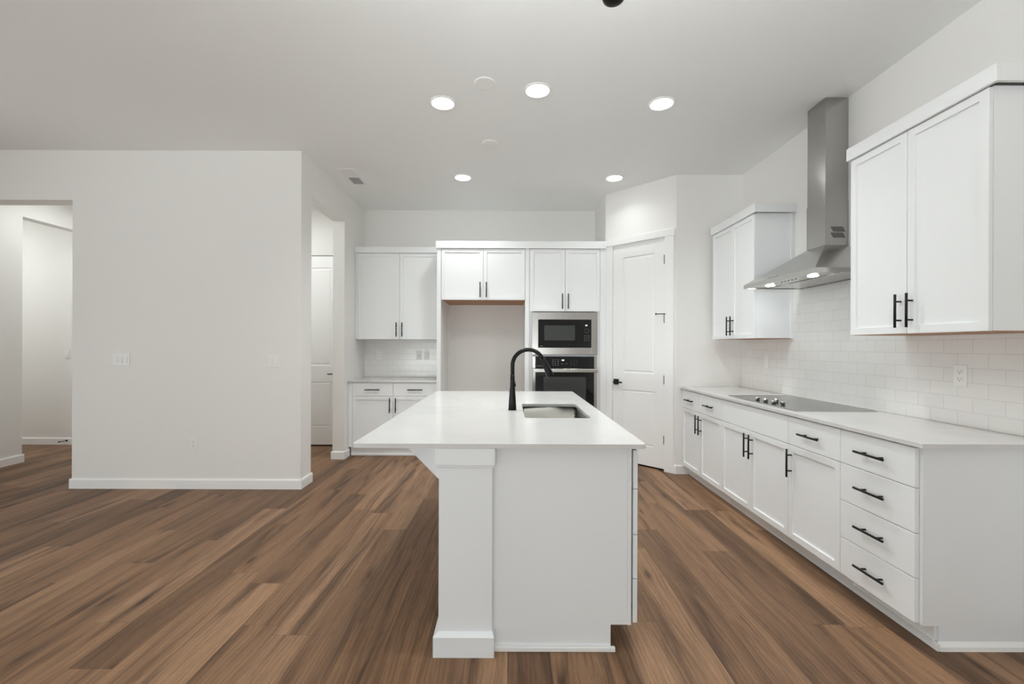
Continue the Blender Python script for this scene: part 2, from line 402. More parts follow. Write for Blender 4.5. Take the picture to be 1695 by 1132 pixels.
def baseboard(name, segs, H=0.092, T=0.014):
    bm = bmesh.new()
    for (x0, y0), (x1, y1) in segs:          # room side is on the left of the direction of travel
        d = Vector((x1-x0, y1-y0)); L = d.length; a = math.atan2(d.y, d.x)
        t = bmesh.new()
        prism(t, [(0, 0), (0, H), (T*0.55, H), (T, H-0.012), (T, 0)], -T*0.98, L+T*0.98, 'x')
        bmesh.ops.transform(t, matrix=Matrix.Translation((x0, y0, 0)) @ Matrix.Rotation(a, 4, 'Z'), verts=t.verts[:])
        merge(bm, t)
    return struct(name, bm, M['trim'])
# direction chosen so that local +y (left) points into the room
baseboard('baseboard_front_left', [((XL, YF), (XO, YF)), ((XL, 4.36), (XL, YF)), ((XL-0.137, 4.36), (XL, 4.36)), ((XO, YF), (XO, YF+0.165))][:2] + [((XO, YF), (XO, YB))][:0])
baseboard('baseboard_kitchen_left', [((XL, 5.375), (XL, 5.24)), ((XL, 5.24), (XL-0.137, 5.24))])
baseboard('baseboard_back', [((XO, YB), (FARL, YB))])
baseboard('baseboard_hall', [((XH, YF+0.19), (XH, 5.05)) [::-1] if False else ((XH, 5.05), (XH, YF+0.19))])
baseboard('baseboard_right', [((XR, REAR), (XR, 1.93))])
o = None
bm = bmesh.new()
d = Vector((1.778-PX, YP-PY)).normalized()
p1 = Vector((PX, PY)) + d*(DL*0.985)
baseboard('baseboard_pantry', [((1.93, YP), (1.778, YP)), ((1.778, YP), (p1.x, p1.y))])
bm.free()

# ------------------------------------------------------------------ doors (setting)
def panel_door(bm, x0, x1, z0, z1, panels, y0=0.0, T=0.04):
    """slab with moulded panels; front faces -y"""
    t = bmesh.new(); box(t, x0, x1, y0, y0+T, z0, z1)
    t.faces.ensure_lookup_table()
    # cut the front into a grid so that the panels can be inset
    xs_ = sorted({x0, x1, *[p[0] for p in panels], *[p[1] for p in panels]}); zs_ = sorted({z0, z1, *[p[2] for p in panels], *[p[3] for p in panels]})
    ff = [f for f in t.faces if abs(f.normal.y+1) < 1e-4 or all(abs(v.co.y-y0) < 1e-6 for v in f.verts)]
    bmesh.ops.delete(t, geom=ff, context='FACES_ONLY')
    g = {(i, j): t.verts.new((x, y0, z)) for i, x in enumerate(xs_) for j, z in enumerate(zs_)}
    pf = []
    for i in range(len(xs_)-1):
        for j in range(len(zs_)-1):
            f = t.faces.new((g[i, j], g[i+1, j], g[i+1, j+1], g[i, j+1]))
            cx = (xs_[i]+xs_[i+1])/2; cz = (zs_[j]+zs_[j+1])/2
            if any(p[0] < cx < p[1] and p[2] < cz < p[3] for p in panels): pf.append(f)
    for f in pf:
        for th, dy in ((0.012, 0.010), (0.012, 0.0), (0.022, -0.007)):
            bmesh.ops.inset_region(t, faces=[f], thickness=th, depth=0)
            for v in f.verts: v.co.y += dy
    merge(bm, t)

dr = tag(bpy.data.objects.new('door_1', None), kind='structure'); COL.objects.link(dr)
dr.location = (PX, PY, 0); dr.rotation_euler = (0, 0, DA)
bm = bmesh.new()
panel_door(bm, DX0, DX1, 0.022, DZ, [(0.2657*DL, 0.7186*DL, 1.047, 2.385), (0.2657*DL, 0.7186*DL, 0.236, 0.85)], y0=0.004)
obj('door_panel', bm, M['trim'], dr)
bm = bmesh.new()
box(bm, 0.006, DX0-0.002, -0.018, 0.0, 0, DZ+0.004, 0.0015); box(bm, DX1+0.002, 0.978*DL, -0.018, 0.0, 0, DZ+0.004, 0.0015)
obj('casing', bm, M['trim'], dr)
boxobj('head_casing', (0.0005, 0.9875*DL, -0.024, -0.0002, DZ+0.004, 2.61), M['trim'], dr, 0.0015)
bm = bmesh.new()     # jamb lining
box(bm, DX0-0.0115, DX0-0.002, 0.0, 0.11, 0, DZ+0.002); box(bm, DX1+0.002, DX1+0.0115, 0.0, 0.11, 0, DZ+0.002); box(bm, DX0-0.0115, DX1+0.0115, 0.0, 0.11, DZ+0.002, DZ+0.0115)
obj('jamb', bm, M['trim'], dr)
boxobj('threshold_shadow_gap', (DX0, DX1, 0.03, 0.09, 0.0005, 0.02), M['gap'], dr)
for hz in (2.294, 1.653, 0.988, 0.338):
    bm = bmesh.new(); cyl(bm, (DX1+0.001, -0.006, hz-0.048), (DX1+0.001, -0.006, hz+0.048), 0.0105, n=12)
    box(bm, DX1-0.012, DX1+0.008, -0.004, 0.006, hz-0.045, hz+0.045)
    tag(obj('hinge', bm, M['black'], dr), 'black hinge')
    if abs(hz-1.653) < 0.01:      # hinge-pin stop
        bm = bmesh.new(); cyl(bm, (DX1+0.02, -0.012, hz+0.05), (DX1-0.075, -0.05, hz+0.05), 0.0045, n=10)
        cyl(bm, (DX1-0.074, -0.05, hz+0.05), (DX1-0.084, -0.054, hz+0.05), 0.010, n=12)
        tag(obj('hinge_stop', bm, M['black'], dr), 'black hinge stop')
bm = bmesh.new(); hx = 0.175*DL; hz = 0.935
box(bm, hx-0.033, hx+0.033, -0.006, 0.0035, hz-0.033, hz+0.033, 0.002)
cyl(bm, (hx, -0.005, hz), (hx, -0.052, hz), 0.011)
box(bm, hx-0.010, hx+0.105, -0.062, -0.045, hz-0.010, hz+0.008, 0.002)
tag(obj('door_handle', bm, M['black'], dr), 'black lever handle on a square rose')

dr = tag(bpy.data.objects.new('door_2', None), kind='structure'); COL.objects.link(dr); dr.location = (-3.075, YB-0.045, 0)
bm = bmesh.new(); panel_door(bm, 0, 0.82, 0.02, 2.545, [(0.13, 0.70, 1.08, 2.39), (0.13, 0.70, 0.26, 0.86)])
obj('door_panel', bm, M['trim'], dr)
boxobj('threshold_shadow_gap', (0, 0.82, 0.012, 0.04, 0.0005, 0.019), M['gap'], dr)
boxobj('top_shadow_gap', (0, 0.82, 0.012, 0.04, 2.5455, 2.556), M['gap'], dr)
bm = bmesh.new(); cyl(bm, (0.762, -0.001, 0.97), (0.762, -0.045, 0.97), 0.010); box(bm, 0.665, 0.772, -0.055, -0.042, 0.961, 0.975, 0.002)
obj('door_handle', bm, M['black'], dr)

# ------------------------------------------------------------------ cabinet helpers (local frame: x across, front faces -y, door faces at y = 0)
T = 0.020
def front(root, name, x0, x1, z0, z1, style='slab', handle=None, m=None):
    g = 0.002; x0 += g; x1 -= g; z0 += g; z1 -= g
    bm = bmesh.new()
    if style == 'slab': box(bm, x0, x1, 0, T, z0, z1, 0.0015)
    else:
        t = bmesh.new(); box(t, x0, x1, 0, T, z0, z1)
        t.normal_update(); bmesh.ops.recalc_face_normals(t, faces=t.faces[:])
        f = [f for f in t.faces if f.normal.y < -0.9][0]
        oe = [e for e in t.edges]
        bmesh.ops.inset_region(t, faces=[f], thickness=0.058, depth=0)
        bmesh.ops.inset_region(t, faces=[f], thickness=0.0015, depth=0)
        for v in f.verts: v.co.y += 0.011
        bmesh.ops.bevel(t, geom=[e for e in oe if e.is_valid], offset=0.0015, segments=1, profile=0.5, affect='EDGES')
        merge(bm, t)
    o = obj(name, bm, m or M['cabinet'], root)
    if handle:
        kind, hx, hz = handle; bm = bmesh.new(); hl = 0.0905; pp = 0.051; off = -0.033
        if kind == 'v':
            cyl(bm, (hx, off, hz-hl), (hx, off, hz+hl), 0.0062)
            for s in (-pp, pp): cyl(bm, (hx, off, hz+s), (hx, 0.0005, hz+s), 0.0048, n=10)
        else:
            cyl(bm, (hx-hl, off, hz), (hx+hl, off, hz), 0.0062)
            for s in (-pp, pp): cyl(bm, (hx+s, off, hz), (hx+s, 0.0005, hz), 0.0048, n=10)
        tag(obj('handle', bm, M['black'], o), 'black bar pull')
    return o
def body(root, x0, x1, y1, z0, z1, m=None, name='cabinet_body'):
    return boxobj(name, (x0, x1, T+0.0015, y1, z0, z1), m or M['cabinet'], root)

CT = 0.926; CTB = 0.9065      # worktop top and underside
TOE = 0.104

# ------------------------------------------------------------------ right run of base cabinets (front faces -x)
XD = 1.835; DEPTH = XR-0.002-XD
def rightcab(name, label, ynear, yfar, cat='cabinet'):
    # rotation -90 deg: local x points towards the camera, origin at the far end
    return thing(name, label, cat, (XD, yfar, 0), -PI/2), yfar-ynear
G = 'white base cabinets along the right wall'
# drawer stack nearest the camera
c, W = rightcab('drawer_cabinet', 'white base cabinet with four stacked drawers nearest the camera', 1.988, 2.438)
c['group'] = G
body(c, 0.001, W-0.001, DEPTH, TOE, CTB-0.001)
zs = [0.106, 0.309, 0.512, 0.716, 0.900]
for i in range(4):
    front(c, 'drawer', 0, W, zs[i], zs[i+1], 'slab', ('h', W/2, (zs[i]+zs[i+1])/2 + (0.005 if i < 3 else 0.0)))
boxobj('toe_kick', (0.001, W-0.001, 0.088, DEPTH, 0.0, TOE-0.001), M['cabinet'], c)
bm = bmesh.new(); prism(bm, [(T+0.0015, TOE), (0.095, TOE), (0.095, 0), (DEPTH, 0), (DEPTH, CTB-0.001), (T+0.0015, CTB-0.001)], W+0.0, W+0.014, 'x')
obj('end_panel', bm, M['island'], c)
bm = bmesh.new(); prism(bm, [(W+0.014, 0), (W+0.030, 0), (W+0.027, 0.018), (W+0.014, 0.036)], 0.088, DEPTH, 'y')
box(bm, 0.001, W+0.028, 0.076, 0.088, 0, 0.03)
obj('shoe_moulding', bm, M['trim'], c)
# single door cabinet
c, W = rightcab('base_cabinet', 'white base cabinet with one drawer over a single door, beside the drawer stack', 2.438, 2.893); c['group'] = G
body(c, 0.001, W-0.001, DEPTH, TOE, CTB-0.001)
front(c, 'drawer', 0, W, 0.716, 0.900, 'slab', ('h', W/2, 0.806)); front(c, 'door', 0, W, 0.106, 0.716, 'shaker', ('v', 0.036, 0.600))
boxobj('toe_kick', (0.001, W-0.001, 0.076, DEPTH, 0.0, TOE-0.001), M['cabinet'], c)
# cooktop base
c, W = rightcab('base_cabinet', 'white double-door base cabinet under the cooktop with a plain false drawer front', 2.893, 3.796); c['group'] = G
body(c, 0.001, W-0.001, DEPTH, TOE, CTB-0.001)
front(c, 'false_drawer_front', 0, W, 0.716, 0.900, 'slab')
for a, b, hx in ((0, W/2, W/2-0.034), (W/2, W, W/2+0.034)): front(c, 'door', a, b, 0.106, 0.716, 'shaker', ('v', hx, 0.600))
boxobj('toe_kick', (0.001, W-0.001, 0.076, DEPTH, 0.0, TOE-0.001), M['cabinet'], c)
# far base with two drawers
c, W = rightcab('base_cabinet', 'white base cabinet with two drawers and two doors at the pantry end', 3.796, 4.655); c['group'] = G
body(c, -0.027, W-0.001, DEPTH, TOE, CTB-0.001)
for a, b, hx in ((0, W/2, W/2-0.034), (W/2, W, W/2+0.034)):
    front(c, 'drawer', a, b, 0.716, 0.900, 'slab', ('h', (a+b)/2, 0.806)); front(c, 'door', a, b, 0.106, 0.716, 'shaker', ('v', hx, 0.600))
boxobj('toe_kick', (-0.012, W-0.001, 0.076, DEPTH, 0.0, TOE-0.001), M['cabinet'], c)

# worktop of the right run
bm = bmesh.new(); poly = rrect(1.821, 2.4645, 1.940, 4.683, 0.004, 2)
prism(bm, poly, CTB, CT, 'z')
tag(obj('countertop', bm, M['quartz']), 'long white quartz countertop along the right wall holding the cooktop', 'countertop')

# tiled splashback on the right wall and behind the hood (local x towards camera)
YT0 = YP-0.001
bm = bmesh.new()
def tb(ynear, yfar, z0, z1): box(bm, YT0-yfar, YT0-ynear, 0, 0.0108, z0-CT, z1-CT)
tb(1.955, YT0, CT+0.0005, 1.4215); tb(2.768, 3.832, 1.4215, 1.86)
o = obj('tile_backsplash', bm, M['tile']); o.location = (2.4665, YT0, CT); o.rotation_euler = (0, 0, -PI/2)
tag(o, 'white subway tile backsplash on the right wall behind the cooktop and hood', 'backsplash')

# ------------------------------------------------------------------ upper cabinets on the right wall
XU = 2.130; UD = XR-0.002-XU
def crown(root, x0, x1, y0, y1, z0, z1, m=None):
    bm = bmesh.new(); t = 0.018
    box(bm, x0, x1, y0, y0+t, z0, z1, 0.001); box(bm, x0, x0+t, y0+t, y1, z0, z1, 0.001); box(bm, x1-t, x1, y0+t, y1, z0, z1, 0.001)
    box(bm, x0+t, x1-t, y0+t, y1, z1-t, z1)
    return obj('crown', bm, m or M['cabinet'], root)
def upper(name, label, y_near, y_far, ymid, cr_near, cr_far, grp):
    c = thing(name, label, 'cabinet', (XU, y_far, 0), -PI/2, grp); W = y_far-y_near
    body(c, 0.0005, W-0.0005, UD, 1.4275, 2.515)
    boxobj('underside', (0.004, W-0.004, T+0.003, UD-0.003, 1.4235, 1.4272), M['wood'], c)
    s = y_far-ymid
    for a, b, hx in ((0, s, s-0.035), (s, W, s+0.034)): front(c, 'door', a, b, 1.424, 2.512, 'shaker', ('v', hx, 1.548))
    boxobj('scribe_strip', (W-0.0004, W+0.008, UD-0.03, UD, 1.424, 2.515), M['cabinet'], c)
    crown(c, -cr_far, W+cr_near, -0.018, UD, 2.512, 2.588)
    return c
GU = 'white wall cabinets on the right wall'
upper('wall_cabinet', 'large white double-door wall cabinet nearest the camera on the right wall', 1.957, 2.752, 2.361, 0.045, 0.013, GU)
upper('wall_cabinet', 'white double-door wall cabinet between the range hood and the pantry', 3.833, 4.612, 4.215, 0.045, 0.010, GU)

# ------------------------------------------------------------------ range hood
c = thing('range_hood', 'stainless steel chimney range hood on the right wall above the cooktop', 'range hood', (2.4655, 3.285, 1.836))
hx0 = 1.980-2.4655; ya, yb = 2.850-3.285, 3.720-3.285
bm = bmesh.new(); cx0, cya, cyb, ctz = 2.307-2.4655, 3.220-3.285, 3.420-3.285, 2.097-1.836
r = 0.031; tk = 0.012
V = [bm.verts.new(p) for p in ((hx0, ya, 0), (hx0, yb, 0), (0, yb, 0), (0, ya, 0), (hx0, ya, r), (hx0, yb, r), (0, yb, r), (0, ya, r),
     (cx0, cya, ctz), (cx0, cyb, ctz), (0, cyb, ctz), (0, cya, ctz),
     (hx0+tk, ya+tk, 0), (hx0+tk, yb-tk, 0), (-tk, yb-tk, 0), (-tk, ya+tk, 0), (hx0+tk, ya+tk, 0.008), (hx0+tk, yb-tk, 0.008), (-tk, yb-tk, 0.008), (-tk, ya+tk, 0.008))]
for f in ((0,1,5,4),(1,2,6,5),(2,3,7,6),(3,0,4,7),(4,5,9,8),(5,6,10,9),(6,7,11,10),(7,4,8,11),(8,9,10,11),(0,1,13,12),(1,2,14,13),(2,3,15,14),(3,0,12,15),(12,13,17,16),(13,14,18,17),(14,15,19,18),(15,12,16,19),(16,17,18,19)):
    bm.faces.new([V[i] for i in f])
obj('canopy', bm, M['steel_h'], c)
bm = bmesh.new(); box(bm, cx0, 0.012, cya, cyb, ctz+0.0005, 2.425-1.836); obj('lower_duct_cover', bm, M['steel_v'], c)
bm = bmesh.new(); box(bm, cx0+0.003, 0.012, cya+0.003, cyb-0.003, 2.4255-1.836, ZC-0.001-1.836); obj('upper_duct_cover', bm, M['steel_v'], c)
bm = bmesh.new()
for row in range(2):
    for k in range(10):
        x = cx0+0.062+k*0.0092; z = 2.150-1.836+row*0.044
        prism(bm, [(x, z), (x+0.0045, z), (x-0.022+0.0045, z+0.038), (x-0.022, z+0.038)], cya-0.0012, cya-0.0002, 'y')
obj('vent_slots', bm, M['slot'], c)
bm = bmesh.new()
for k in range(3):
    a = ya+0.04+k*0.265; box(bm, hx0+0.20, -0.04, a, a+0.258, 0.003, 0.0078, 0.002)
fo = obj('filter', bm, M['steel_h'], c)
for yl in (3.06, 3.56):
    bm = bmesh.new(); lathe(bm, [(0.0, 0.004), (0.026, 0.004), (0.030, 0.0055), (0.034, 0.0078)], 2.11-2.4655, yl-3.285, 24)
    tag(obj('lamp', bm, M['hoodlens'], c), 'lit lamp')
for k in range(5): boxobj('control_button', (hx0+0.096, hx0+0.104, -0.09+k*0.04, -0.082+k*0.04, 0.005, 0.0078), M['slot'], c)
# maker's badge on the sloping front: a short row of dark strokes on a pale plate
bm = bmesh.new(); nrm = Vector((-(ctz-r), 0, cx0-hx0)).normalized(); slope = Vector((cx0-hx0, 0, ctz-r)).normalized()
def onslope(s, y, h): return Vector((hx0, y, r)) + slope*s + nrm*h
def slab(bm, s0, s1, y0, y1, h0, h1):
    vs = [bm.verts.new(onslope(s, y, h)) for h in (h0, h1) for s, y in ((s0, y0), (s1, y0), (s1, y1), (s0, y1))]
    for f in ((0,3,2,1),(4,5,6,7),(0,1,5,4),(1,2,6,5),(2,3,7,6),(3,0,4,7)): bm.faces.new([vs[i] for i in f])
slab(bm, 0.015, 0.045, -0.055+0.06, 0.055+0.06, 0.0002, 0.0012); bd = obj('badge', bm, M['chrome'], c)
bm = bmesh.new()
for k in range(8): slab(bm, 0.024, 0.024+(0.012 if k in (0, 7) else 0.007), 0.052+0.06-k*0.0135-0.008, 0.052+0.06-k*0.0135, 0.0013, 0.0017)
obj('badge_lettering', bm, M['slot'], bd)

# ------------------------------------------------------------------ cooktop
c = thing('cooktop', 'black glass electric cooktop with steel control knobs, set in the right countertop', 'cooktop', (2.167, 3.367, CT))
bm = bmesh.new(); prism(bm, rrect(-0.265, 0.265, -0.452, 0.452, 0.012, 3), 0.0006, 0.006, 'z'); obj('glass_surface', bm, M['cooktop'], c)
bm = bmesh.new()
for a, b, cc, d_ in ((-0.267, -0.2625, -0.454, 0.454), (0.2625, 0.267, -0.454, 0.454), (-0.2625, 0.2625, -0.454, -0.4495), (-0.2625, 0.2625, 0.4495, 0.454)): box(bm, a, b, cc, d_, 0.0005, 0.0068)
obj('trim_frame', bm, M['steel_h'], c)
bm = bmesh.new()
for x, y, r0 in ((0.10, -0.27, 0.11), (-0.06, -0.30, 0.075), (0.10, 0.0, 0.12), (0.11, 0.28, 0.09), (-0.09, 0.31, 0.10)):
    for rr_ in (r0,):
        n = 40
        A = [bm.verts.new((x+rr_*math.cos(2*PI*k/n), y+rr_*math.sin(2*PI*k/n), 0.0062)) for k in range(n)]; B = [bm.verts.new((x+(rr_-0.002)*math.cos(2*PI*k/n), y+(rr_-0.002)*math.sin(2*PI*k/n), 0.0062)) for k in range(n)]
        for k in range(n): bm.faces.new((A[k], A[(k+1)%n], B[(k+1)%n], B[k]))
obj('burner_ring', bm, M['legend'], c)
for x, y in ((1.952, 3.455), (1.962, 3.365), (2.035, 3.350), (1.958, 3.255), (1.985, 3.190)):
    bm = bmesh.new(); kx, ky = x-2.167, y-3.367
    lathe(bm, [(0.0, 0.030), (0.016, 0.030), (0.0185, 0.027), (0.0175, 0.016), (0.012, 0.014)], kx, ky, 20)
    k = obj('knob', bm, M['chrome'], c)
    bm = bmesh.new(); lathe(bm, [(0.012, 0.0139), (0.013, 0.008), (0.020, 0.0062)], kx, ky, 20); obj('knob_base', bm, M['slot'], k)

# ------------------------------------------------------------------ beverage counter on the back wall (left)
YH = 5.368
HX0, HX1 = XL+0.002, -0.8625
c = thing('base_cabinet', 'white base cabinet with two drawers and two doors left of the refrigerator alcove', 'cabinet', (HX0, YH, 0)); W = HX1-HX0
YD = YB-0.002-YH
body(c, 0.001, W-0.001, YD, TOE+0.008, CTB-0.001)
x1_ = 0.052; xm = -1.405-HX0; x2_ = W-0.002
for a, b, hx in ((x1_, xm, xm-0.036), (xm, x2_, xm+0.036)):
    front(c, 'drawer', a, b, 0.735, 0.900, 'slab', ('h', (a+b)/2, 0.814)); front(c, 'door', a, b, 0.114, 0.735, 'shaker', ('v', hx, 0.625))
boxobj('filler_strip', (0.001, x1_-0.002, 0.006, T+0.001, 0.114, 0.905), M['cabinet'], c)
boxobj('toe_kick', (0.018, W-0.001, 0.055, YD, 0, TOE+0.007), M['cabinet'], c)
boxobj('shoe_moulding', (0.018, W-0.001, 0.042, 0.0548, 0, 0.022), M['trim'], c, 0.003)
bm = bmesh.new(); prism(bm, rrect(XL+0.001, -0.8635, YH-0.022, YB-0.0125, 0.003, 2), CTB, CT, 'z')
tag(obj('countertop', bm, M['quartz']), 'short white quartz countertop left of the refrigerator alcove on the back wall', 'countertop')
bm = bmesh.new(); box(bm, 0, W, 0, 0.0108, 0.0005, 1.427-CT); o = obj('tile_backsplash', bm, M['tile']); o.location = (HX0, YB-0.0118, CT)
tag(o, 'white subway tile backsplash on the back wall under the left wall cabinet', 'backsplash')
YU = 5.60
c = thing('wall_cabinet', 'white double-door wall cabinet on the back wall above the small tiled counter', 'cabinet', (HX0, YU, 0)); UD2 = YB-0.002-YU
body(c, 0.001, W-0.001, UD2, 1.432, 2.525)
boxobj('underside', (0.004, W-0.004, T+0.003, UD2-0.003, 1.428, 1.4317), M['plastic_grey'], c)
xa = 0.035; xm = -1.387-HX0
for a, b, hx in ((xa, xm, xm-0.036), (xm, W-0.002, xm+0.036)): front(c, 'door', a, b, 1.428, 2.523, 'shaker', ('v', hx, 1.553))
boxobj('filler_strip', (0.001, xa-0.002, 0.006, T+0.001, 1.432, 2.523), M['cabinet'], c)
boxobj('crown', (0.0, W-0.001, -0.018, UD2, 2.5255, 2.60), M['cabinet'], c, 0.001)

# ------------------------------------------------------------------ tall cabinets on the back wall
YTALL = 5.270
TD = YB-0.002-YTALL
c = thing('refrigerator_cabinet', 'white cabinet and side panel framing the empty refrigerator alcove', 'cabinet', (-0.8615, YTALL, 0))
def lx(x): return x+0.8615
boxobj('side_panel', (0, lx(-0.812), 0.0, TD, 0.0, 2.515), M['cabinet'], c, 0.001)
body(c, lx(-0.8105), lx(0.193), TD, 1.903, 2.515)
boxobj('underside', (lx(-0.80), lx(0.190), T+0.004, TD-0.01, 1.8995, 1.9028), M['wood'], c)
for a, b, hx in ((-0.809, -0.3055, -0.343), (-0.3055, 0.193, -0.268)): front(c, 'door', lx(a), lx(b), 1.8985, 2.513, 'shaker', ('v', lx(hx), 2.020))
boxobj('scribe_strip', (lx(-0.8115), lx(-0.800), TD-0.03, TD, 0.0, 1.898), M['cabinet'], c)

c = thing('oven_cabinet', 'tall white cabinet holding the microwave and wall oven beside the pantry door', 'cabinet', (0.195, YTALL, 0))
def ox(x): return x-0.195
MWX0, MWX1 = 0.278, 1.058
boxobj('side_panel', (0, ox(0.243), 0.0, TD, 0.0, 2.515), M['cabinet'], c, 0.001)
boxobj('side_panel', (ox(1.092), ox(1.158), 0.004, TD, 0.0, 2.515), M['cabinet'], c, 0.001)
body(c, ox(0.2435), ox(1.0915), TD, 1.765, 2.515)
for a, b, hx in ((0.2477, 0.673, 0.637), (0.673, 1.0905, 0.708)): front(c, 'door', ox(a), ox(b), 1.763, 2.513, 'shaker', ('v', ox(hx), 1.885))
# face frame round the appliances
bm = bmesh.new()
for a, b, z0, z1 in ((0.2435, MWX0+0.016, TOE, 1.7645), (MWX1-0.016, 1.0915, TOE, 1.7645), (MWX0+0.016, MWX1-0.016, 1.2275, 1.2485), (MWX0+0.016, MWX1-0.016, TOE, 0.50)):
    box(bm, ox(a), ox(b), 0.018, 0.045, z0, z1)
box(bm, ox(0.2435), ox(1.0915), TD-0.02, TD, TOE, 1.7645)
obj('face_frame', bm, M['cabinet'], c)
front(c, 'drawer', ox(0.262), ox(1.078), 0.13, 0.47, 'shaker', ('h', ox(0.67), 0.36)).location.y = -0.0035
boxobj('toe_kick', (ox(0.2435), ox(1.0915), 0.075, TD-0.021, 0, TOE-0.001), M['cabinet'], c)
# crown that runs across both tall cabinets
bm = bmesh.new(); box(bm, -0.874, 1.1585, YTALL-0.020, YTALL-0.001, 2.514, 2.600, 0.001); box(bm, -0.874, -0.855, YTALL-0.001, YB-0.003, 2.5165, 2.600, 0.001)
box(bm, -0.855, 1.158, YTALL-0.001, YB-0.003, 2.582, 2.600)
tag(obj('crown_moulding', bm, M['cabinet']), 'flat white crown board running across the tops of both tall cabinets', 'moulding')

# microwave
c = thing('microwave', 'built-in stainless steel microwave with black glass front above the wall oven', 'microwave', (MWX0, YTALL, 1.2515)); W = MWX1-MWX0; H = 1.7545-1.2515
gx0, gx1, gz0, gz1 = 0.352-MWX0, 0.986-MWX0, 1.332-1.2515, 1.668-1.2515
bm = bmesh.new(); ft = -0.012
box(bm, 0, gx0, ft, 0.0165, 0, H, 0.001); box(bm, gx1, W, ft, 0.0165, 0, H, 0.001); box(bm, gx0, gx1, ft, 0.0165, 0, gz0, 0.001); box(bm, gx0, gx1, ft, 0.0165, gz1, H, 0.001)
obj('trim_frame', bm, M['steel_h'], c)
boxobj('housing', (0.03, W-0.03, 0.0175, 0.40, 0.02, H-0.02), M['duct'], c)
boxobj('door', (gx0+0.001, gx1-0.125, -0.007, 0.016, gz0+0.001, gz1-0.001), M['glass'], c)
boxobj('control_panel', (gx1-0.124, gx1-0.001, -0.007, 0.016, gz0+0.001, gz1-0.001), M['glass'], c)
boxobj('window', (0.426-MWX0, 0.790-MWX0, -0.0082, -0.0072, 1.420-1.2515, 1.597-1.2515), M['window_glass'], c)
boxobj('display', (0.914-MWX0, 0.938-MWX0, -0.0082, -0.0072, 1.592-1.2515, 1.606-1.2515), M['display'], c)
bm = bmesh.new(); n = 28; kx, kz = 0.930-MWX0, 1.535-1.2515
for k in range(n):
    if k % 2: continue
    a = 2*PI*k/n; box(bm, kx+0.026*math.cos(a)-0.0018, kx+0.026*math.cos(a)+0.0018, -0.0080, -0.0072, kz+0.026*math.sin(a)-0.0018, kz+0.026*math.sin(a)+0.0018)
for j in range(4):
    for i in range(3): box(bm, kx-0.026+i*0.024, kx-0.026+i*0.024+0.008, -0.0080, -0.0072, 1.475-1.2515-j*0.020, 1.480-1.2515-j*0.020)
obj('control_legend', bm, M['legend'], c)
boxobj('maker_mark', (0.372-MWX0, 0.405-MWX0, -0.0080, -0.0072, 1.350-1.2515, 1.354-1.2515), M['legend'], c)

# wall oven
OX0, OX1 = 0.286, 1.052; OZ0, OZ1 = 0.505, 1.2265
c = thing('wall_oven', 'built-in stainless steel wall oven with black control panel under the microwave', 'oven', (OX0, YTALL, OZ0)); W = OX1-OX0
def oz(z): return z-OZ0
boxobj('housing', (0.03, W-0.03, 0.0175, 0.52, 0.02, oz(1.2065)), M['duct'], c)
for xa_ in (0, W-0.032): boxobj('side_trim', (xa_, xa_+0.032, -0.014, 0.0165, oz(1.089), oz(OZ1)), M['steel_h'], c, 0.001)
boxobj('control_panel', (0.0325, W-0.0325, -0.012, 0.0165, oz(1.089), oz(OZ1)), M['glass'], c)
d = boxobj('door', (0.034, W-0.034, -0.016, 0.0165, 0.004, oz(1.085)), M['glass'], c)
for xa_ in (0, W-0.0335): boxobj('door_frame', (xa_, xa_+0.0335, -0.018, 0.0165, 0.002, oz(1.087)), M['steel_h'], d, 0.001)
bm = bmesh.new(); box(bm, -0.002, W+0.002, -0.068, -0.048, oz(1.041), oz(1.083), 0.004, 2)
for x in (0.012, W-0.036): box(bm, x, x+0.024, -0.049, -0.0175, oz(1.048), oz(1.076))
obj('handle', bm, M['steel_h'], d)
boxobj('window', (0.13, W-0.13, -0.0172, -0.0162, oz(0.62), oz(0.985)), M['window_glass'], d)
bm = bmesh.new(); ppx = lambda px: (px-842)*5.258/F - OX0; ppz = lambda py: EYE-(py-572.7)*5.258/F - OZ0
for x in (915.5, 919.5, 923.8):
    for k in range(4): box(bm, ppx(x)-0.005, ppx(x)+0.005, -0.0130, -0.0122, ppz(595.5+k*2.9)-0.003, ppz(595.5+k*2.9)+0.003)
for x in (945.5, 950, 954):
    for k in range(4): box(bm, ppx(x)-0.002, ppx(x)+0.002, -0.0130, -0.0122, ppz(596+k*2.7)-0.002, ppz(596+k*2.7)+0.002)
for x in (931, 938.5): box(bm, ppx(x)-0.006, ppx(x)+0.006, -0.0130, -0.0122, ppz(602)-0.002, ppz(602)+0.002)
for x in (888.5, 896.7): box(bm, ppx(x)-0.005, ppx(x)+0.005, -0.0130, -0.0122, ppz(605.8)-0.004, ppz(605.8)+0.004)
box(bm, ppx(891), ppx(894.5), -0.0130, -0.0122, ppz(606.2), ppz(605.2))
obj('control_legend', bm, M['legend'], c)
boxobj('display', (ppx(929.8), ppx(933.8), -0.0130, -0.0122, ppz(597.1), ppz(595.2)), M['display'], c)

# ------------------------------------------------------------------ island
IY0, IY1 = 1.914, 4.146
c = thing('kitchen_island', 'white kitchen island with a square corner post and angled bracket under the overhang', 'kitchen island', (0, 0, 0))
IM = M['island']; EP = 1.962
XDI = 0.577          # door faces look towards +x
bm = bmesh.new(); prism(bm, [(-0.095, 0), (0.458, 0), (0.458, 0.113), (0.531, 0.113), (0.531, CTB-0.001), (-0.095, CTB-0.001)], EP, EP+0.018, 'y', 0.0008)
obj('end_panel', bm, IM, c)
bm = bmesh.new(); prism(bm, [(-0.095, 0), (0.455, 0), (0.455, 0.112), (0.528, 0.112), (0.528, CTB-0.001), (-0.095, CTB-0.001)], EP+0.0185, 4.125, 'y')
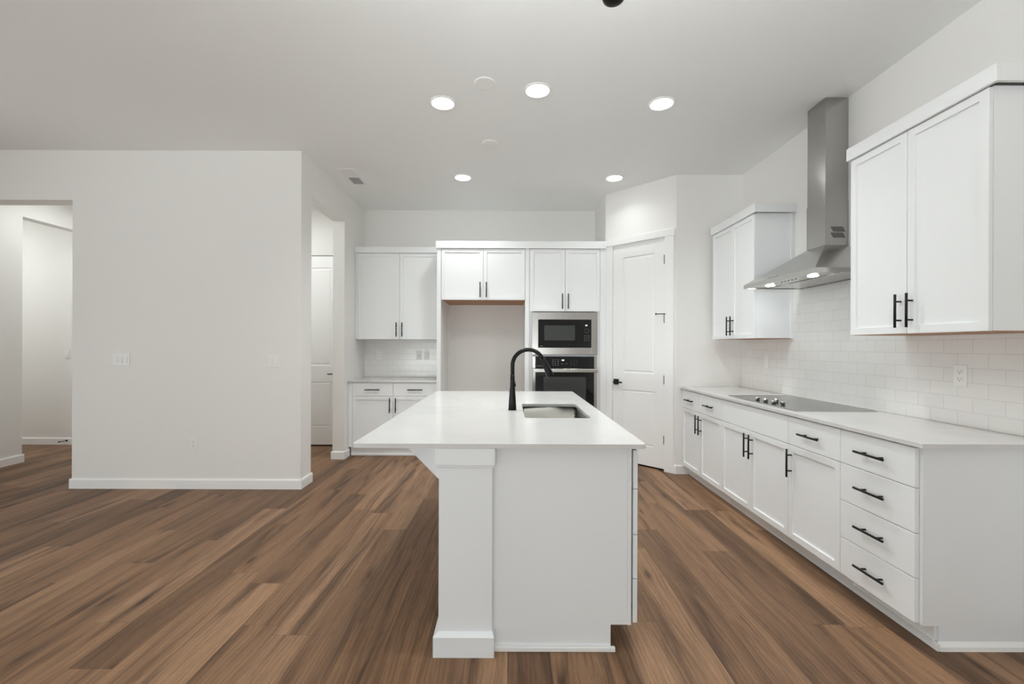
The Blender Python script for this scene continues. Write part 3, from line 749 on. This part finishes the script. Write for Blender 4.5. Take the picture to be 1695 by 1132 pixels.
# hollow for the sink bowl is left open by splitting the carcass round it
bm.free(); bm = bmesh.new()
for y0, y1 in ((EP+0.0185, 2.56), (3.29, 4.125)):
    box(bm, -0.095, 0.528, y0, y1, 0.112, CTB-0.001)
box(bm, -0.095, 0.528, 2.56, 3.29, 0.112, 0.60); box(bm, -0.095, 0.03, 2.56, 3.29, 0.60, CTB-0.001); box(bm, 0.526, 0.5285, 2.56, 3.29, 0.60, CTB-0.001)
box(bm, -0.095, 0.455, EP+0.0185, 4.125, 0, 0.112)
obj('cabinet_body', bm, IM, c)
# narrow face stile seen edge-on at the right of the end panel
boxobj('corner_stile', (0.5315, 0.5485, EP-0.002, EP+0.016, 0.113, CTB-0.001), IM, c, 0.0008)
boxobj('shoe_moulding', (-0.060, 0.476, EP-0.016, EP-0.0005, 0, 0.022), M['trim'], c, 0.003)
# square post
px0, px1 = -0.304, -0.069; py0 = 1.932; py1 = py0+0.235
boxobj('post', (px0, px1, py0, py1, 0.096, 0.842), IM, c, 0.0015)
bm = bmesh.new(); box(bm, px0-0.014, px1+0.012, py0-0.016, py1+0.012, 0.832, CTB-0.001, 0.001); box(bm, px0-0.007, px1+0.006, py0-0.008, py1+0.006, 0.819, 0.832, 0.002)
obj('post_cap', bm, IM, c)
bm = bmesh.new(); box(bm, px0-0.020, px1+0.010, py0-0.024, py1+0.014, 0.0, 0.088, 0.001)
bb = [(px0-0.020, py0-0.024), (px1+0.010, py0-0.024), (px1+0.010, py1+0.014), (px0-0.020, py1+0.014)]; tt = [(px0, py0), (px1, py0), (px1, py1), (px0, py1)]
A = [bm.verts.new((x, y, 0.088)) for x, y in bb]; B = [bm.verts.new((x, y, 0.102)) for x, y in tt]
for k in range(4): bm.faces.new((A[k], A[(k+1)%4], B[(k+1)%4], B[k]))
obj('post_base', bm, IM, c)
# back panel under the overhang, brackets
boxobj('back_panel', (-0.116, -0.0955, py1+0.0145, 4.125, 0, CTB-0.001), IM, c)
for y, xr in ((2.030, -0.3045), (3.10, -0.117), (4.0, -0.117)):
    bm = bmesh.new(); prism(bm, [(xr, CTB-0.001), (-0.487, CTB-0.001), (xr, CTB-0.001-(0.487+xr))], y, y+0.04, 'y')
    obj('bracket', bm, IM, c)
# fronts on the working side (towards the cooktop)
isd = bpy.data.objects.new('working_side', None)
def ifront(name, y0, y1, z0, z1, style, handle=None):
    """front whose local frame is turned +90 degrees so that it faces +x"""
    o = front(c, name, y0, y1, z0, z1, style, handle, IM); o.rotation_euler = (0, 0, PI/2); o.location = (XDI, 0, 0)
    return o
bpy.data.objects.remove(isd)
YI = [EP+0.001, 2.42, 3.33, 4.12]
for k, z in enumerate(((0.118, 0.315), (0.315, 0.512), (0.512, 0.716), (0.716, 0.890))): ifront('drawer', YI[0], YI[1], z[0], z[1], 'slab', ('h', (YI[0]+YI[1])/2, (z[0]+z[1])/2))
ifront('false_drawer_front', YI[1], YI[2], 0.716, 0.890, 'slab'); m_ = (YI[1]+YI[2])/2
ifront('door', YI[1], m_, 0.118, 0.716, 'shaker', ('v', m_-0.034, 0.60)); ifront('door', m_, YI[2], 0.118, 0.716, 'shaker', ('v', m_+0.034, 0.60))
ifront('drawer', YI[2], YI[3], 0.716, 0.890, 'slab', ('h', (YI[2]+YI[3])/2, 0.80)); ifront('door', YI[2], YI[3], 0.118, 0.716, 'shaker', ('v', YI[2]+0.04, 0.60))
boxobj('face_frame', (0.5290, 0.5555, EP+0.022, 4.12, 0.113, CTB-0.001), M['shadowgap'], c)  # frame painted dark to stand in for shade in the gaps

# island worktop with the sink cut-out
def slab_with_hole(outer, inner, z0, z1):
    bm = bmesh.new(); loops = []
    for zz in (z1, z0):
        for lp in (outer, inner):
            vs = [bm.verts.new((x, y, zz)) for x, y in lp]; loops.append(vs)
            for i in range(len(vs)): bm.edges.new((vs[i], vs[(i+1) % len(vs)]))
    for a, b in ((0, 1), (2, 3)):
        ed = [e for e in bm.edges if (e.verts[0] in loops[a] and e.verts[1] in loops[a]) or (e.verts[0] in loops[b] and e.verts[1] in loops[b])]
        bmesh.ops.triangle_fill(bm, edges=ed, use_beauty=True)
    for a, b in ((0, 2), (1, 3)):
        n = len(loops[a])
        for i in range(n): bm.faces.new((loops[a][i], loops[a][(i+1) % n], loops[b][(i+1) % n], loops[b][i]))
    return bm
SX0, SX1, SY0, SY1 = 0.097, 0.490, 2.609, 3.240
bm = slab_with_hole(rrect(-0.678, 0.600, IY0, IY1, 0.014), rrect(SX0, SX1, SY0, SY1, 0.022), CTB, CT)
tag(obj('countertop', bm, M['quartz']), 'broad white quartz countertop of the island, cut out for the sink', 'countertop')

# sink: undermount bowl
c = thing('sink', 'rectangular stainless steel undermount sink in the island', 'sink', ((SX0+SX1)/2, (SY0+SY1)/2, 0.69))
hx_, hy_ = (SX1-SX0)/2+0.006, (SY1-SY0)/2+0.006
bm = bmesh.new()
prof = [(0.020, 0.2155, 0.0), (0.0, 0.2155, 0.022), (0.0, 0.040, 0.022), (-0.004, 0.020, 0.026), (-0.016, 0.008, 0.035), (-0.040, 0.004, 0.045)]
rings = []
for e, z, r_ in prof: rings.append([bm.verts.new((x, y, z)) for x, y in rrect(-hx_-e, hx_+e, -hy_-e, hy_+e, max(r_, 0.024), 5)])
for a, b in zip(rings, rings[1:]):
    n = len(a)
    for i in range(n):
        f = bm.faces.new((a[i], a[(i+1) % n], b[(i+1) % n], b[i])); f.smooth = True
bm.faces.new(rings[-1])
obj('basin', bm, M['sink'], c)
bm = bmesh.new(); lathe(bm, [(0.0, 0.0065), (0.030, 0.0065), (0.044, 0.0095), (0.050, 0.0055)], 0, 0.08, 28); obj('drain', bm, M['chrome'], c)

# faucet
c = thing('faucet', 'matte black gooseneck pull-down faucet on the island beside the sink', 'faucet', (0.026, 2.934, CT))
bm = bmesh.new(); lathe(bm, [(0.0, 0.0005), (0.028, 0.0005), (0.028, 0.004), (0.0265, 0.008), (0.0245, 0.05), (0.0205, 0.11), (0.0165, 0.16), (0.0150, 0.20), (0.0148, 0.235), (0.0, 0.235)], 0, 0, 32)
obj('base', bm, M['faucet'], c, smooth=True)
bm = bmesh.new(); R_ = 0.105; zc_ = 1.222-CT
pts = [(0, 0, 0.236), (0, 0, 0.27), (0, 0, zc_)]
for k in range(1, 21):
    a = PI - k*(PI-math.radians(25))/20; pts.append((R_+R_*math.cos(a), 0, zc_+R_*math.sin(a)))
sweep(bm, pts, [0.0135]*len(pts), 20); obj('spout', bm, M['faucet'], c)
e = Vector(pts[-1]); dd = Vector((math.sin(math.radians(25)), 0, -math.cos(math.radians(25))))
bm = bmesh.new(); sweep(bm, [e+dd*0.001, e+dd*0.004, e+dd*0.03, e+dd*0.085, e+dd*0.118, e+dd*0.126], [0.0140, 0.0155, 0.0175, 0.0225, 0.0255, 0.0225], 24); obj('spray_head', bm, M['faucet'], c)
bm = bmesh.new(); cyl(bm, (0.008, 0, 0.165), (0.0225, 0, 0.165), 0.010); sweep(bm, [(0.016, 0.0, 0.165), (0.018, 0.02, 0.168), (0.018, 0.085, 0.178)], [0.0055, 0.0050, 0.0045], 12); obj('handle', bm, M['faucet'], c)

# ------------------------------------------------------------------ switches and outlets (local frame: plate faces -y)
def plate(c, w, h):
    boxobj('cover_plate', (-w/2, w/2, -0.0062, -0.0005, -h/2, h/2), M['plastic'], c, 0.0012)
def switch(label, loc, rz, gangs, group=None):
    c = thing('light_switch', label, 'switch', loc, rz, group); w = 0.072+0.046*(gangs-1); plate(c, w, 0.118)
    for k in range(gangs):
        x = (k-(gangs-1)/2)*0.046
        bm = bmesh.new(); prism(bm, [(-0.0062, -0.033), (-0.0062, 0.033), (-0.0075, 0.033), (-0.0115, -0.033)], x-0.0165, x+0.0165, 'x'); obj('rocker', bm, M['plastic'], c)
    return c
def outlet(label, loc, rz, group=None, kind='duplex'):
    c = thing('wall_outlet', label, 'outlet', loc, rz, group); plate(c, 0.072, 0.118)
    if kind == 'duplex':
        for s in (-0.0195, 0.0195):
            bm = bmesh.new(); prism(bm, rrect(-0.0165, 0.0165, s-0.0145, s+0.0145, 0.008, 4), -0.0085, -0.0062, 'y'); rc = obj('receptacle', bm, M['plastic'], c)
            bm = bmesh.new(); box(bm, -0.0080, -0.0055, -0.0090, -0.0086, s-0.001, s+0.007); box(bm, 0.0055, 0.0080, -0.0090, -0.0086, s-0.001, s+0.006); cyl(bm, (0, -0.0086, s-0.0075), (0, -0.0090, s-0.0075), 0.0026, n=10)
            obj('slots', bm, M['slot'], rc)
    elif kind == 'jack':
        bm = bmesh.new(); cyl(bm, (0, -0.0062, 0), (0, -0.012, 0), 0.005, n=12); obj('socket', bm, M['slot'], c)
    else:
        boxobj('rocker', (-0.0165, 0.0165, -0.0090, -0.0062, -0.033, 0.033), M['plastic'], c)
    return c
switch('white three-gang rocker switch on the blank left wall near the hall opening', (-3.640, YF, 1.213), 0, 3)
switch('white two-gang rocker switch on the blank left wall near its kitchen corner', (-2.207, YF, 1.203), 0, 2)
outlet('white duplex outlet low on the blank left wall near the floor', (-2.955, YF, 0.423), 0)
switch('white rocker switch on the bright hall wall at the far left', (-5.955, YB, 1.222), 0, 1)
outlet('white duplex outlet on the left part of the small tiled counter wall', (-1.748, YB-0.0118, 1.222), 0)
outlet('white single-jack plate on the tiles beside the refrigerator alcove', (-1.208, YB-0.0118, 1.222), 0, kind='jack')
outlet('white duplex outlet on the tiles closest to the refrigerator alcove', (-1.105, YB-0.0118, 1.218), 0)
outlet('white duplex outlet on the tiles under the large right wall cabinet', (2.4665, 2.405, 1.198), -PI/2)
outlet('white switch plate on the tiles under the wall cabinet next to the pantry', (2.4665, 4.21, 1.210), -PI/2, kind='rocker')

# door stop on the hall baseboard
bm = bmesh.new(); cyl(bm, (-5.945, YB-0.0145, 0.055), (-5.945, YB-0.022, 0.055), 0.012, n=14); cyl(bm, (-5.945, YB-0.022, 0.055), (-5.985, YB-0.075, 0.052), 0.005, n=10); cyl(bm, (-5.985, YB-0.075, 0.052), (-5.992, YB-0.086, 0.0515), 0.009, n=12)
tag(obj('door_stop', bm, M['black']), 'small black door stop on the hall baseboard at the far left', 'door stop')

# ------------------------------------------------------------------ ceiling fixtures
def downlight(label, x, y, r=0.098, lens='kitchen', gain=1.0):
    c = thing('recessed_light', label, 'ceiling light', (x, y, ZC), 0, 'round recessed ceiling lights')
    bm = bmesh.new(); lathe(bm, [(r, -0.0005), (r-0.001, -0.006), (r-0.008, -0.011), (r-0.016, -0.009), (r-0.016, -0.0005)], n=48); obj('trim_ring', bm, M['plastic'], c, smooth=True)
    bm = bmesh.new(); lathe(bm, [(r-0.017, -0.006), (r-0.035, -0.0085), (0.0, -0.0095)], n=40); obj('diffuser', bm, M['lens_'+lens], c, recalc=False)
    if lens in ('kitchen', 'living'):        # the lamp's own beam
        l = bpy.data.lights.new('downlight_beam', 'AREA'); l.shape = 'DISK'; l.size = 0.15; l.energy = LW[lens]*0.062*gain; l.color = LAMPC; l.spread = math.radians(132)
        lo = bpy.data.objects.new('downlight_beam', l); COL.objects.link(lo); lo.parent = c; lo.location = (0, 0, -0.012)
downlight('lit round ceiling light, left of the three in the nearer row', -0.501, 3.312, gain=1.25)
downlight('lit round ceiling light over the island, middle and nearest of the three', 0.200, 3.143, gain=1.1)
downlight('lit round ceiling light, right of the three in the nearer row', 1.141, 3.310, gain=1.25)
downlight('lit round ceiling light in the far row above the refrigerator alcove', -0.503, 4.775, gain=0.85)
downlight('lit round ceiling light in the far row in front of the pantry door', 1.138, 4.775, gain=0.24)
# added lamps that light the hall and the small room beyond the doorway (out of the camera's view)
downlight('added unseen ceiling light in the room behind the hall wall', -6.7, 4.9, lens='hallfar')
downlight('added unseen ceiling light in the hall at the left opening', -4.85, 5.15, lens='hall')
downlight('added unseen ceiling light in the small room beyond the kitchen doorway', -3.0, 5.0, lens='closet')
downlight('added unseen ceiling light over the near end of the island, left', -0.501, 1.85, lens='living')  # near row added beyond the frame for its light
downlight('added unseen ceiling light over the near end of the aisle, right', 1.141, 1.85, lens='living')
for x_, y_, lb_ in ((-5.8, 1.6, 'left side, nearer the hall'), (-3.0, 1.6, 'middle, nearer the hall'), (-5.8, -2.0, 'left rear'), (-3.0, -2.0, 'middle rear'), (0.0, -2.0, 'right rear')):  # living room lamps, added out of view to supply light
    downlight('added unseen ceiling light of the living room, ' + lb_, x_, y_, lens='living')
def blank(label, x, y, r):
    bm = bmesh.new(); lathe(bm, [(r, -0.0005), (r, -0.004), (r-0.006, -0.009), (r-0.016, -0.010), (0, -0.011)], n=40)
    o = obj('ceiling_cover_plate', bm, M['ceiling']); o.location = (x, y, ZC); tag(o, label, 'cover plate', 'blank round ceiling plates')
blank('larger blank round white plate on the ceiling beside the left near light', -0.172, 3.060, 0.074)
blank('smaller blank round white plate on the ceiling above the refrigerator alcove', -0.175, 3.965, 0.068)
# air vent
c = thing('ceiling_vent', 'rectangular white air vent on the ceiling next to the left wall', 'vent', (-1.690, 4.775, ZC)); w_, l_ = 0.082, 0.225
bm = bmesh.new()
for b in ((-w_, -w_+0.024, -l_, l_), (w_-0.024, w_, -l_, l_), (-w_+0.024, w_-0.024, -l_, -l_+0.024), (-w_+0.024, w_-0.024, l_-0.024, l_), (-w_+0.024, w_-0.024, -0.006, 0.006)): box(bm, b[0], b[1], b[2], b[3], -0.007, -0.0005, 0.0008)
obj('frame', bm, M['plastic'], c)
boxobj('duct_opening', (-w_+0.024, w_-0.024, -l_+0.024, l_-0.024, -0.0015, -0.0006), M['duct'], c)
bm = bmesh.new()
for k in range(14):
    y = 0.016+k*0.0135; prism(bm, [(y, -0.0018), (y+0.0012, -0.0018), (y+0.0012-0.003, -0.0068), (y-0.003, -0.0068)], -w_+0.0245, w_-0.0245, 'x')
    y = -y; prism(bm, [(y, -0.0018), (y+0.0012, -0.0018), (y+0.0012+0.010, -0.0068), (y+0.010, -0.0068)], -w_+0.0245, w_-0.0245, 'x')
obj('louvre', bm, M['plastic'], c)
# chandelier above the frame: only its finial is seen, bulbs added to light the ceiling
CHX, CHY, CHZ = 0.200, 0.85, 2.012
c = thing('added_chandelier', 'black round finial with an added, unseen chandelier above it to light the ceiling', 'ceiling light', (CHX, CHY, CHZ))
top = ZC-CHZ
bm = bmesh.new(); lathe(bm, [(0.0, top-0.03), (0.05, top-0.028), (0.062, top-0.012), (0.065, top-0.0005)], n=32); obj('canopy', bm, M['black'], c)
bm = bmesh.new(); cyl(bm, (0, 0, 0.185), (0, 0, top-0.029), 0.007); obj('rod', bm, M['black'], c)
bm = bmesh.new(); lathe(bm, [(0.0, 0.0), (0.012, 0.002), (0.020, 0.008), (0.0245, 0.020), (0.0245, 0.036), (0.020, 0.052), (0.016, 0.065), (0.016, 0.16), (0.022, 0.17), (0.022, 0.185), (0.0, 0.190)], n=32); obj('hub', bm, M['black'], c, smooth=True)
for k in range(5):
    a = 2*PI*k/5 - PI/2; ca, sa = math.cos(a), math.sin(a)
    P_ = lambda r, z: (r*ca, r*sa, z)
    bm = bmesh.new(); sweep(bm, [P_(0.015, 0.14), P_(0.07, 0.15), P_(0.15, 0.20), P_(0.24, 0.285), P_(0.30, 0.335), P_(0.32, 0.37)], [0.006]*6, 10); arm = obj('arm', bm, M['black'], c)
    bm = bmesh.new(); lathe(bm, [(0.0, 0.370), (0.030, 0.372), (0.052, 0.395), (0.058, 0.422), (0.055, 0.422), (0.049, 0.398), (0.028, 0.377), (0.0, 0.376)], 0.32*ca, 0.32*sa, 28); obj('cup', bm, M['plastic'], arm, recalc=False)
    bm = bmesh.new(); lathe(bm, [(0.0, 0.377)] + [(0.030*math.sin(t), 0.412-0.030*math.cos(t)) for t in (0.5, 1.0, 1.5, 2.0, 2.5)] + [(0.0, 0.443)], 0.32*ca, 0.32*sa, 20); obj('added_bulb', bm, M['added_bulb'], arm)
